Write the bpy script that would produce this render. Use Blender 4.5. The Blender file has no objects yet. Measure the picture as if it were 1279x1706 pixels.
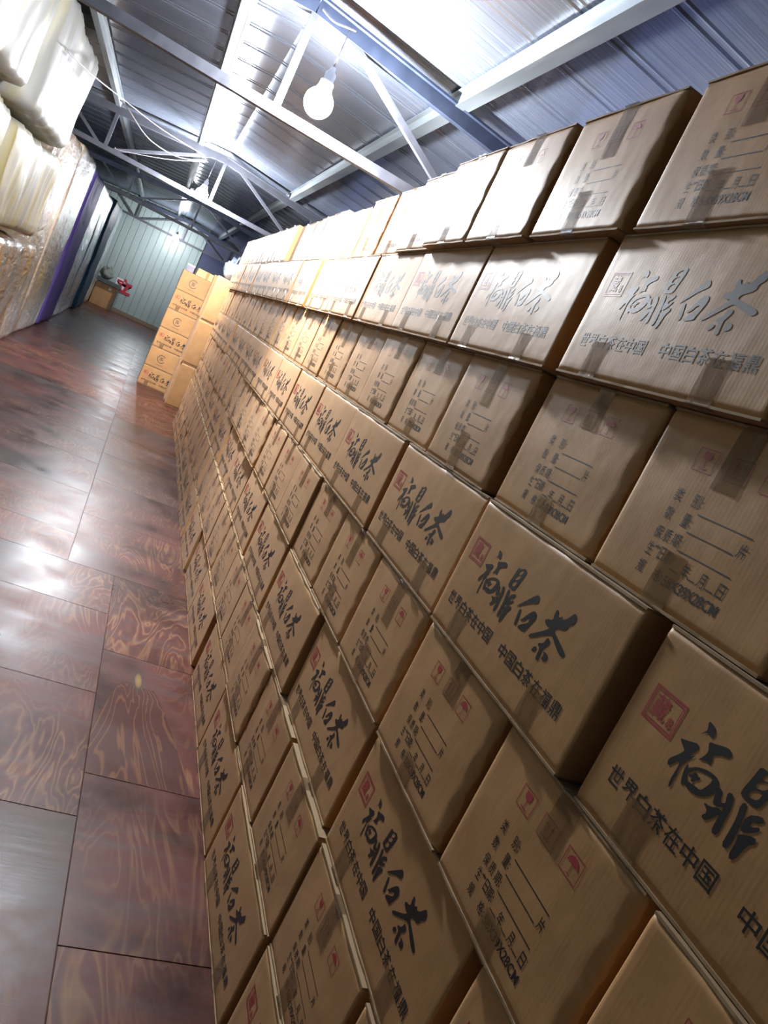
import bpy, math, random
from mathutils import Vector, Matrix, noise
random.seed(7)
scene = bpy.context.scene
COL = scene.collection
R_ = math.radians

# ------------------------------------------------------------------ camera
CAM = Vector((-0.774304, 0.0, 1.578905))
ROWS = ((0.85962199, -0.2678133, 0.43511615),      # image right
        (0.35884806, -0.28974767, -0.88728483),    # image down
        (0.36370056, 0.91887014, -0.15296919))     # forward
cd = bpy.data.cameras.new('camera')
cd.sensor_fit = 'VERTICAL'; cd.sensor_height = 36.0; cd.sensor_width = 36.0
cd.lens = 1273.166 / 1706.0 * 36.0
cd.clip_start = 0.05; cd.clip_end = 100
cam = bpy.data.objects.new('camera', cd); COL.objects.link(cam)
r, d, f = (Vector(v).normalized() for v in ROWS)
cam.matrix_world = Matrix(((r.x, -d.x, -f.x, CAM.x), (r.y, -d.y, -f.y, CAM.y), (r.z, -d.z, -f.z, CAM.z), (0, 0, 0, 1)))
scene.camera = cam

# ------------------------------------------------------------------ light and exposure
EXPOSURE = 1.17
BULB = 1000.0            # emission of the LED bulbs
BULB_COLOR = (0.92, 0.955, 1.0)
w = bpy.data.worlds.new('world'); scene.world = w; w.use_nodes = True
bg = w.node_tree.nodes['Background']; bg.inputs[0].default_value = (0.75, 0.85, 1.0, 1); bg.inputs[1].default_value = 0.02
scene.view_settings.view_transform = 'Standard'; scene.view_settings.look = 'None'
scene.view_settings.exposure = EXPOSURE; scene.view_settings.gamma = 1.0
scene.view_settings.use_curve_mapping = False
scene.cycles.use_denoising = True
scene.cycles.max_bounces = 7; scene.cycles.diffuse_bounces = 4; scene.cycles.glossy_bounces = 4
scene.cycles.transparent_max_bounces = 12
scene.cycles.caustics_reflective = False; scene.cycles.caustics_refractive = False
scene.cycles.sample_clamp_indirect = 6.0

# ------------------------------------------------------------------ materials
def nodes(name):
    m = bpy.data.materials.new(name); m.use_nodes = True
    nt = m.node_tree; b = nt.nodes['Principled BSDF']
    return m, nt, b
def N(nt, t, **kw):
    n = nt.nodes.new(t)
    for k, v in kw.items():
        if k in n.inputs: n.inputs[k].default_value = v
        else: setattr(n, k, v)
    return n
def ramp(nt, fac, stops, interp='LINEAR'):
    n = nt.nodes.new('ShaderNodeValToRGB'); cr = n.color_ramp; cr.interpolation = interp
    while len(cr.elements) < len(stops): cr.elements.new(0.5)
    for e, (p, c) in zip(cr.elements, stops):
        e.position = p; e.color = (c[0], c[1], c[2], 1) if hasattr(c, '__len__') else (c, c, c, 1)
    nt.links.new(fac, n.inputs['Fac']); return n
def mixc(nt, fac, a, b, blend='MIX'):
    n = nt.nodes.new('ShaderNodeMix'); n.data_type = 'RGBA'; n.blend_type = blend
    for i, v in ((0, fac), (6, a), (7, b)):
        if hasattr(v, 'is_linked'): nt.links.new(v, n.inputs[i])
        elif i == 0: n.inputs[0].default_value = v
        else: n.inputs[i].default_value = (v[0], v[1], v[2], 1)
    return n.outputs[2]
def coords(nt, scale=(1, 1, 1), kind='Object'):
    tc = nt.nodes.new('ShaderNodeTexCoord'); mp = nt.nodes.new('ShaderNodeMapping')
    mp.inputs['Scale'].default_value = scale
    nt.links.new(tc.outputs[kind], mp.inputs['Vector']); return mp.outputs[0]
def plain(name, c, rough=0.5, metal=0.0, spec=0.5):
    m, nt, b = nodes(name)
    b.inputs['Base Color'].default_value = (*c, 1); b.inputs['Roughness'].default_value = rough
    b.inputs['Metallic'].default_value = metal; b.inputs['Specular IOR Level'].default_value = spec
    return m
M = {}
def kraft(name, c1, c2, rough=0.5):
    m, nt, b = nodes(name); L = nt.links
    co = coords(nt)
    oi = N(nt, 'ShaderNodeObjectInfo')
    base = mixc(nt, oi.outputs['Random'], c1, c2)
    n1 = N(nt, 'ShaderNodeTexNoise', Scale=7.0, Detail=3.0); L.new(co, n1.inputs['Vector'])
    r1 = ramp(nt, n1.outputs['Fac'], [(0.3, 0.88), (0.7, 1.06)])
    base = mixc(nt, 1.0, base, r1.outputs[0], 'MULTIPLY')
    fib = N(nt, 'ShaderNodeTexNoise', Scale=1.0, Detail=2.0); L.new(coords(nt, (260, 260, 30)), fib.inputs['Vector'])
    r2 = ramp(nt, fib.outputs['Fac'], [(0.3, 0.94), (0.7, 1.04)])
    base = mixc(nt, 1.0, base, r2.outputs[0], 'MULTIPLY')
    L.new(base, b.inputs['Base Color'])
    b.inputs['Roughness'].default_value = rough; b.inputs['Specular IOR Level'].default_value = 0.24
    b.inputs['Sheen Weight'].default_value = 0.06; b.inputs['Sheen Roughness'].default_value = 0.45
    wv = N(nt, 'ShaderNodeTexWave', Scale=1.0, Distortion=0.6); wv.bands_direction = 'X'
    L.new(coords(nt, (38, 38, 4)), wv.inputs['Vector'])
    bp = N(nt, 'ShaderNodeBump', Strength=0.05, Distance=0.0006); L.new(wv.outputs['Fac'], bp.inputs['Height'])
    n2 = N(nt, 'ShaderNodeTexNoise', Scale=9.0, Detail=2.0); L.new(co, n2.inputs['Vector'])
    bp2 = N(nt, 'ShaderNodeBump', Strength=0.25, Distance=0.01); L.new(n2.outputs['Fac'], bp2.inputs['Height'])
    L.new(bp.outputs[0], bp2.inputs['Normal']); L.new(bp2.outputs[0], b.inputs['Normal'])
    return m
M['kraft'] = kraft('kraft_cardboard', (0.51, 0.275, 0.113), (0.565, 0.312, 0.135))
M['kraft_yellow'] = kraft('yellow_cardboard', (0.50, 0.40, 0.13), (0.52, 0.42, 0.15))
M['kraft_lilac'] = kraft('pale_lilac_cardboard', (0.34, 0.30, 0.36), (0.36, 0.32, 0.38))
M['flute'] = plain('cardboard_cut_edge', (0.36, 0.24, 0.13), 0.8)
M['ink'] = plain('black_print', (0.018, 0.017, 0.018), 0.5, 0, 0.4)
M['red'] = plain('red_print', (0.42, 0.045, 0.05), 0.5)
M['redline'] = plain('red_brown_print', (0.33, 0.06, 0.045), 0.5)
M['faint'] = plain('faint_grey_print', (0.16, 0.10, 0.06), 0.5)
def tape():
    m, nt, b = nodes('brown_packing_tape'); L = nt.links
    b.inputs['Base Color'].default_value = (0.27, 0.16, 0.075, 1); b.inputs['Roughness'].default_value = 0.14
    b.inputs['Alpha'].default_value = 0.55
    n = N(nt, 'ShaderNodeTexNoise', Scale=1.0, Detail=3.0); L.new(coords(nt, (60, 60, 14)), n.inputs['Vector'])
    bp = N(nt, 'ShaderNodeBump', Strength=0.5, Distance=0.002); L.new(n.outputs['Fac'], bp.inputs['Height'])
    L.new(bp.outputs[0], b.inputs['Normal'])
    return m
M['tape'] = tape()
def steel(name, c, rough=0.42, metal=0.75):
    m, nt, b = nodes(name); L = nt.links
    n = N(nt, 'ShaderNodeTexNoise', Scale=3.0, Detail=3.0); L.new(coords(nt, (4, 0.5, 4)), n.inputs['Vector'])
    k = ramp(nt, n.outputs['Fac'], [(0.3, tuple(x * 0.85 for x in c)), (0.7, tuple(min(1, x * 1.1) for x in c))])
    L.new(k.outputs[0], b.inputs['Base Color']); b.inputs['Metallic'].default_value = metal
    rr = ramp(nt, n.outputs['Fac'], [(0.3, rough - 0.08), (0.7, rough + 0.12)])
    L.new(rr.outputs[0], b.inputs['Roughness']); return m
M['steel'] = steel('grey_painted_steel', (0.085, 0.088, 0.108), 0.5, 0.4)
M['darksteel'] = steel('dark_blue_grey_steel', (0.04, 0.052, 0.088), 0.5, 0.4)
M['galv'] = steel('galvanised_steel', (0.24, 0.27, 0.29), 0.42, 0.7)
M['socket'] = plain('pale_plastic_socket', (0.55, 0.56, 0.58), 0.4)
M['cable'] = plain('white_cable_sheath', (0.36, 0.32, 0.33), 0.5)
def bulbmat(k=1):
    m, nt, b = nodes('led_bulb_glow' if k == 1 else 'weak_bulb_glow')
    b.inputs['Base Color'].default_value = (0.9, 0.9, 0.9, 1)
    b.inputs['Emission Color'].default_value = (*BULB_COLOR, 1); b.inputs['Emission Strength'].default_value = BULB * k
    return m
M['bulb'] = bulbmat(); M['weakbulb'] = bulbmat(0.3)
def ceiling():
    m, nt, b = nodes('corrugated_foil_roofing'); L = nt.links
    st = N(nt, 'ShaderNodeTexNoise', Scale=1.0, Detail=4.0); L.new(coords(nt, (1.2, 70, 1)), st.inputs['Vector'])
    big = N(nt, 'ShaderNodeTexNoise', Scale=0.9, Detail=3.0); L.new(coords(nt), big.inputs['Vector'])
    k = ramp(nt, st.outputs['Fac'], [(0.3, (0.17, 0.20, 0.27)), (0.55, (0.235, 0.27, 0.345)), (0.75, (0.33, 0.36, 0.41))])
    k2 = ramp(nt, big.outputs['Fac'], [(0.35, 0.75), (0.7, 1.1)])
    c = mixc(nt, 1.0, k.outputs[0], k2.outputs[0], 'MULTIPLY')
    L.new(c, b.inputs['Base Color']); b.inputs['Metallic'].default_value = 0.6
    rr = ramp(nt, big.outputs['Fac'], [(0.3, 0.21), (0.7, 0.28)]); L.new(rr.outputs[0], b.inputs['Roughness'])
    b.inputs['Anisotropic'].default_value = 0.92
    tg = N(nt, 'ShaderNodeCombineXYZ', Y=1.0); L.new(tg.outputs[0], b.inputs['Tangent'])
    bp = N(nt, 'ShaderNodeBump', Strength=0.3, Distance=0.003); L.new(st.outputs['Fac'], bp.inputs['Height'])
    L.new(bp.outputs[0], b.inputs['Normal']); return m
M['ceiling'] = ceiling()
def panelmat(name, c):
    m, nt, b = nodes(name); L = nt.links
    n = N(nt, 'ShaderNodeTexNoise', Scale=2.0, Detail=4.0); L.new(coords(nt, (1, 1, 0.4)), n.inputs['Vector'])
    k = ramp(nt, n.outputs['Fac'], [(0.3, tuple(x * 0.88 for x in c)), (0.7, c)])
    L.new(k.outputs[0], b.inputs['Base Color']); b.inputs['Roughness'].default_value = 0.38
    return m
M['panel'] = panelmat('pale_green_white_steel_panel', (0.33, 0.40, 0.39))
M['bluepanel'] = panelmat('blue_grey_panel_and_recess_shade', (0.05, 0.06, 0.12))  # right wall finish; at the far end its dark tone paints recess shade
def plywood():
    m, nt, b = nodes('reddish_brown_plywood'); L = nt.links
    at = N(nt, 'ShaderNodeAttribute', attribute_name='board'); 
    tc = N(nt, 'ShaderNodeTexCoord')
    off = N(nt, 'ShaderNodeVectorMath', operation='MULTIPLY_ADD')
    L.new(at.outputs['Color'], off.inputs[0]); off.inputs[1].default_value = (23, 17, 9); L.new(tc.outputs['Object'], off.inputs[2])
    mp = N(nt, 'ShaderNodeMapping'); mp.inputs['Scale'].default_value = (4.6, 1.1, 1); L.new(off.outputs[0], mp.inputs['Vector'])
    n = N(nt, 'ShaderNodeTexNoise', Scale=1.0, Detail=3.5, Roughness=0.5, Distortion=0.9); L.new(mp.outputs[0], n.inputs['Vector'])
    mul = N(nt, 'ShaderNodeMath', operation='MULTIPLY'); L.new(n.outputs['Fac'], mul.inputs[0]); mul.inputs[1].default_value = 15.0
    fr = N(nt, 'ShaderNodeMath', operation='FRACT'); L.new(mul.outputs[0], fr.inputs[0])
    rings = ramp(nt, fr.outputs[0], [(0.0, (0.092, 0.025, 0.018)), (0.30, (0.070, 0.021, 0.016)), (0.55, (0.105, 0.036, 0.022)), (0.80, (0.200, 0.098, 0.046)), (0.90, (0.155, 0.062, 0.032)), (1.0, (0.088, 0.026, 0.019))])
    pn = N(nt, 'ShaderNodeTexNoise', Scale=1.1, Detail=4.0); L.new(off.outputs[0], pn.inputs['Vector'])
    pr = ramp(nt, pn.outputs['Fac'], [(0.45, 0.0), (0.62, 1.0)])
    flat = ramp(nt, pn.outputs['Fac'], [(0.3, (0.060, 0.036, 0.030)), (0.5, (0.095, 0.028, 0.021)), (0.7, (0.13, 0.046, 0.029))])
    c = mixc(nt, pr.outputs[0], flat.outputs[0], rings.outputs[0])
    # scuffed grey wear, streaked across the aisle
    mp2 = N(nt, 'ShaderNodeMapping'); mp2.inputs['Scale'].default_value = (2.0, 14, 1); L.new(off.outputs[0], mp2.inputs['Vector'])
    wn = N(nt, 'ShaderNodeTexNoise', Scale=1.0, Detail=5.0, Roughness=0.6); L.new(mp2.outputs[0], wn.inputs['Vector'])
    wr = ramp(nt, wn.outputs['Fac'], [(0.48, 0.0), (0.72, 0.5)])
    c = mixc(nt, wr.outputs[0], c, (0.075, 0.062, 0.058))
    gl = N(nt, 'ShaderNodeTexNoise', Scale=2.6, Detail=6.0, Roughness=0.65); L.new(off.outputs[0], gl.inputs['Vector'])
    dk = ramp(nt, gl.outputs['Fac'], [(0.32, 0.35), (0.58, 1.15)])
    c = mixc(nt, 1.0, c, dk.outputs[0], 'MULTIPLY')
    # one big yellow knot with grain lines streaming away from it
    sx = N(nt, 'ShaderNodeVectorMath', operation='SUBTRACT'); L.new(tc.outputs['Object'], sx.inputs[0]); sx.inputs[1].default_value = (-0.236, 3.04, 0)
    sc = N(nt, 'ShaderNodeVectorMath', operation='MULTIPLY'); L.new(sx.outputs[0], sc.inputs[0]); sc.inputs[1].default_value = (34, 8.5, 0)
    ln = N(nt, 'ShaderNodeVectorMath', operation='LENGTH'); L.new(sc.outputs[0], ln.inputs[0])
    kn = ramp(nt, ln.outputs['Value'], [(0.35, 1.0), (0.95, 0.0)])
    kc = ramp(nt, ln.outputs['Value'], [(0.0, (0.24, 0.16, 0.06)), (0.4, (0.20, 0.12, 0.045)), (0.6, (0.05, 0.05, 0.042))])
    sp = N(nt, 'ShaderNodeSeparateXYZ'); L.new(sx.outputs[0], sp.inputs[0])
    def mth(op, a, b_=None):
        n_ = N(nt, 'ShaderNodeMath', operation=op)
        for i_, v_ in enumerate((a, b_)):
            if v_ is None: continue
            if hasattr(v_, 'is_linked'): L.new(v_, n_.inputs[i_])
            else: n_.inputs[i_].default_value = v_
        return n_.outputs[0]
    tt = mth('MULTIPLY', sp.outputs[1], -1.0)
    wdt = mth('ADD', mth('POWER', mth('MAXIMUM', tt, 0.0), 0.6), 0.16)
    wob = mth('MULTIPLY', mth('SUBTRACT', n.outputs['Fac'], 0.5), 0.5)
    sn = mth('SINE', mth('MULTIPLY', mth('ADD', mth('DIVIDE', sp.outputs[0], wdt), wob), 120.0))
    lines = ramp(nt, sn, [(0.62, 0.0), (0.98, 0.85)])
    inside = mth('MULTIPLY', mth('MULTIPLY', mth('GREATER_THAN', tt, 0.05), mth('LESS_THAN', tt, 0.70)), mth('LESS_THAN', mth('ABSOLUTE', mth('DIVIDE', sp.outputs[0], wdt)), 0.21))
    red = mixc(nt, lines.outputs[0], (0.062, 0.018, 0.013), (0.16, 0.065, 0.028))
    c = mixc(nt, mth('MULTIPLY', inside, 0.9), c, red)
    c = mixc(nt, kn.outputs[0], c, kc.outputs[0])
    L.new(c, b.inputs['Base Color'])
    rr = ramp(nt, gl.outputs['Fac'], [(0.3, 0.26), (0.7, 0.50)]); L.new(rr.outputs[0], b.inputs['Roughness'])
    b.inputs['Specular IOR Level'].default_value = 0.15
    bp = N(nt, 'ShaderNodeBump', Strength=0.28, Distance=0.004); L.new(wn.outputs['Fac'], bp.inputs['Height'])
    L.new(bp.outputs[0], b.inputs['Normal']); return m
M['plywood'] = plywood()
def film(name, stops, stripe=9.0, crinkle=1.0, rough=0.2, scale=1.0, fine=26.0, coat=1.0, spec=0.5, squash=0.3):
    m, nt, b = nodes(name); L = nt.links
    co = coords(nt, (1, squash, 1))
    s = N(nt, 'ShaderNodeTexNoise', Scale=1.0, Detail=2.0, Distortion=0.4); L.new(coords(nt, (stripe, stripe, 0.7)), s.inputs['Vector'])
    k = ramp(nt, s.outputs['Fac'], stops); L.new(k.outputs[0], b.inputs['Base Color'])
    b.inputs['Roughness'].default_value = rough; b.inputs['Specular IOR Level'].default_value = spec
    b.inputs['Coat Weight'].default_value = coat; b.inputs['Coat Roughness'].default_value = 0.06; b.inputs['Coat IOR'].default_value = 1.9
    v = N(nt, 'ShaderNodeTexVoronoi', Scale=fine); v.feature = 'DISTANCE_TO_EDGE'
    dn = N(nt, 'ShaderNodeTexNoise', Scale=5.0, Detail=3.0); L.new(co, dn.inputs['Vector'])
    va = mixc(nt, 0.16, co, dn.outputs['Color']); L.new(va, v.inputs['Vector'])
    n = N(nt, 'ShaderNodeTexNoise', Scale=14.0 * scale, Detail=5.0, Roughness=0.65); L.new(co, n.inputs['Vector'])
    b1 = N(nt, 'ShaderNodeBump', Strength=0.6 * crinkle, Distance=0.02); L.new(n.outputs['Fac'], b1.inputs['Height'])
    b2 = N(nt, 'ShaderNodeBump', Strength=0.5 * crinkle, Distance=0.02); L.new(v.outputs['Distance'], b2.inputs['Height'])
    L.new(b1.outputs[0], b2.inputs['Normal']); L.new(b2.outputs[0], b.inputs['Normal']); L.new(b2.outputs[0], b.inputs['Coat Normal'])
    return m
M['whitefilm'] = film('milky_white_film', [(0.3, (0.34, 0.345, 0.33)), (0.5, (0.29, 0.29, 0.27)), (0.62, (0.30, 0.28, 0.19)), (0.7, (0.33, 0.33, 0.305))], 5.0, 0.10, 0.5, 0.5, 5.0, 0.0)
M['yellowfilm'] = film('milky_film_over_yellow_sheets', [(0.36, (0.34, 0.34, 0.32)), (0.47, (0.38, 0.32, 0.14)), (0.56, (0.31, 0.30, 0.27)), (0.66, (0.39, 0.335, 0.16))], 6.0, 0.14, 0.5, 0.6, 6.0, 0.0)
M['goldfilm'] = film('crinkled_clear_film_over_brown_sheets', [(0.36, (0.20, 0.145, 0.105)), (0.50, (0.28, 0.22, 0.16)), (0.58, (0.45, 0.26, 0.04)), (0.66, (0.24, 0.20, 0.18))], 5.0, 1.6, 0.14, 1.1, 12.0)
M['purplefilm'] = film('glossy_purple_film', [(0.4, (0.075, 0.045, 0.22)), (0.6, (0.12, 0.085, 0.30))], 3.0, 0.5, 0.55, 0.7, 6.0, 0.0, 0.15)
M['silverfilm'] = film('crinkled_silver_film', [(0.35, (0.16, 0.16, 0.23)), (0.5, (0.26, 0.27, 0.33)), (0.65, (0.38, 0.40, 0.44))], 5.0, 1.7, 0.14, 1.1, 12.0)
M['tealfilm'] = film('dark_teal_film', [(0.4, (0.018, 0.045, 0.085)), (0.6, (0.03, 0.075, 0.12))], 3.0, 0.4, 0.55, 0.7, 6.0, 0.0, 0.15)
M['palefilm'] = film('crinkled_pale_film', [(0.35, (0.32, 0.35, 0.36)), (0.65, (0.52, 0.55, 0.55))], 5.0, 1.5, 0.14, 1.1, 12.0)
M['darkwrap'] = plain('dark_plastic_gap_sheet', (0.30, 0.29, 0.25), 0.6)
M['redpaint'] = plain('red_wall_paint', (0.42, 0.015, 0.035), 0.5)
M['whitepaint'] = plain('white_wall_patch', (0.72, 0.68, 0.68), 0.5)
M['tabletop'] = plain('dark_green_grey_tabletop', (0.05, 0.065, 0.06), 0.4)
M['timber'] = plain('dusty_timber_kickboard', (0.22, 0.17, 0.11), 0.7)
M['bag'] = plain('grey_woven_bag', (0.17, 0.18, 0.16), 0.7)
M['straw'] = plain('yellow_paper_wrap', (0.68, 0.58, 0.22), 0.5)
M['clearbag'] = film('clear_plastic_bag', [(0.4, (0.16, 0.19, 0.25)), (0.6, (0.28, 0.31, 0.37))], 6.0, 0.8, 0.15, 1.0, 14.0)

# ------------------------------------------------------------------ mesh helpers
class MB:
    def __init__(s): s.v = []; s.f = []; s.sm = []
    def add(s, vs, fs, smooth=False):
        o = len(s.v); s.v += [tuple(p) for p in vs]
        for q in fs: s.f.append(tuple(i + o for i in q)); s.sm.append(smooth)
        return s
    def box(s, x0, x1, y0, y1, z0, z1):
        return s.add([(x0, y0, z0), (x1, y0, z0), (x1, y1, z0), (x0, y1, z0), (x0, y0, z1), (x1, y0, z1), (x1, y1, z1), (x0, y1, z1)],
                     [(0, 3, 2, 1), (4, 5, 6, 7), (0, 1, 5, 4), (1, 2, 6, 5), (2, 3, 7, 6), (3, 0, 4, 7)])
    def beam(s, a, b, wd, ht, up=(0, 0, 1)):
        a = Vector(a); b = Vector(b); t = (b - a).normalized(); u = Vector(up)
        sd = t.cross(u).normalized(); u = sd.cross(t).normalized()
        vs = []
        for p in (a, b):
            for i, j in ((-1, -1), (1, -1), (1, 1), (-1, 1)): vs.append(p + sd * (i * wd / 2) + u * (j * ht / 2))
        return s.add(vs, [(0, 1, 2, 3), (7, 6, 5, 4), (0, 4, 5, 1), (1, 5, 6, 2), (2, 6, 7, 3), (3, 7, 4, 0)])
    def tube(s, pts, rad, n=8):
        pts = [Vector(p) for p in pts]; vs = []; fs = []
        for i, p in enumerate(pts):
            t = (pts[min(i + 1, len(pts) - 1)] - pts[max(i - 1, 0)]).normalized()
            u = t.orthogonal().normalized() if i == 0 else (u - t * u.dot(t)).normalized()
            v = t.cross(u)
            for k in range(n):
                a = 2 * math.pi * k / n; vs.append(p + (u * math.cos(a) + v * math.sin(a)) * rad)
        for i in range(len(pts) - 1):
            for k in range(n): fs.append((i * n + k, i * n + (k + 1) % n, (i + 1) * n + (k + 1) % n, (i + 1) * n + k))
        fs.append(tuple(range(n))[::-1]); fs.append(tuple((len(pts) - 1) * n + k for k in range(n)))
        return s.add(vs, fs, True)
    def lathe(s, prof, c=(0, 0, 0), n=20):
        vs = []; fs = []
        for rr, z in prof:
            for k in range(n):
                a = 2 * math.pi * k / n; vs.append((c[0] + rr * math.cos(a), c[1] + rr * math.sin(a), c[2] + z))
        for i in range(len(prof) - 1):
            for k in range(n): fs.append((i * n + k, i * n + (k + 1) % n, (i + 1) * n + (k + 1) % n, (i + 1) * n + k))
        fs.append(tuple(range(n))[::-1]); fs.append(tuple((len(prof) - 1) * n + k for k in range(n)))
        return s.add(vs, fs, True)
    def mesh(s, name, mat):
        me = bpy.data.meshes.new(name); me.from_pydata(s.v, [], s.f); me.materials.append(mat)
        me.polygons.foreach_set('use_smooth', s.sm); me.update(); return me
def link(name, me, parent=None):
    o = bpy.data.objects.new(name, me); COL.objects.link(o)
    if parent: o.parent = parent
    return o
def obj(name, mb, mat, parent=None): return link(name, mb.mesh(name, mat), parent)
def tag(o, label, cat, group=None):
    o['label'] = label; o['category'] = cat
    if group: o['group'] = group
    return o
def thing(name, loc, rz, label, cat, group=None):
    o = bpy.data.objects.new(name, None); COL.objects.link(o); o.empty_display_size = 0.1
    o.location = loc; o.rotation_euler = (0, 0, rz)
    return tag(o, label, cat, group)
def struct(name, mb, mat):
    o = obj(name, mb, mat); o['kind'] = 'structure'; return o
def curve_mesh(c):
    o = bpy.data.objects.new('temporary', c); COL.objects.link(o)
    bpy.context.view_layer.update()
    dg = bpy.context.evaluated_depsgraph_get()
    me = bpy.data.meshes.new_from_object(o.evaluated_get(dg))
    vs = [(v.co.x, v.co.y) for v in me.vertices]; fs = [tuple(p.vertices) for p in me.polygons]
    bpy.data.objects.remove(o); bpy.data.meshes.remove(me)
    return vs, fs
def text2d(s, bold=0.0):
    c = bpy.data.curves.new('text', 'FONT'); c.body = s; c.size = 1.0; c.offset = bold; c.resolution_u = 3
    return curve_mesh(c)
def fill2d(loops):
    c = bpy.data.curves.new('fill', 'CURVE'); c.dimensions = '2D'; c.fill_mode = 'BOTH'
    for lp in loops:
        sp = c.splines.new('POLY'); sp.points.add(len(lp) - 1); sp.use_cyclic_u = True
        for p, q in zip(sp.points, lp): p.co = (q[0], q[1], 0, 1)
    return curve_mesh(c)
def chaikin(lp):
    o = []
    for i, p in enumerate(lp):
        q = lp[(i + 1) % len(lp)]
        o.append((p[0] * .75 + q[0] * .25, p[1] * .75 + q[1] * .25)); o.append((p[0] * .25 + q[0] * .75, p[1] * .25 + q[1] * .75))
    return o
class Print:
    """collects flat lettering in face coordinates (u from the left edge, v from the bottom edge, metres)"""
    def __init__(s): s.v = []; s.f = []
    def add(s, vs, fs):
        o = len(s.v); s.v += vs; s.f += [tuple(i + o for i in q) for q in fs]
    def rect(s, u0, u1, v0, v1):
        s.add([(u0, v0), (u1, v0), (u1, v1), (u0, v1)], [(0, 1, 2, 3)])
    def text(s, t, u0, v0, width, height, bold=0.0):
        vs, fs = text2d(t, bold)
        xs = [p[0] for p in vs]; ys = [p[1] for p in vs]
        a, b_, c_, d_ = min(xs), max(xs), min(ys), max(ys)
        s.add([(u0 + (p[0] - a) / (b_ - a) * width, v0 + (p[1] - c_) / (d_ - c_) * height) for p in vs], fs)
    def mesh(s, name, mat, w, defo, lift):
        me = bpy.data.meshes.new(name)
        me.from_pydata([(u - w / 2, defo(u, v) - lift, v) for u, v in s.v], [], s.f)
        me.materials.append(mat); me.update()
        # turn every face towards the viewer (-Y)
        if len(me.polygons) and sum(p.normal.y * p.area for p in me.polygons) > 0: me.flip_normals()
        return me
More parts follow.
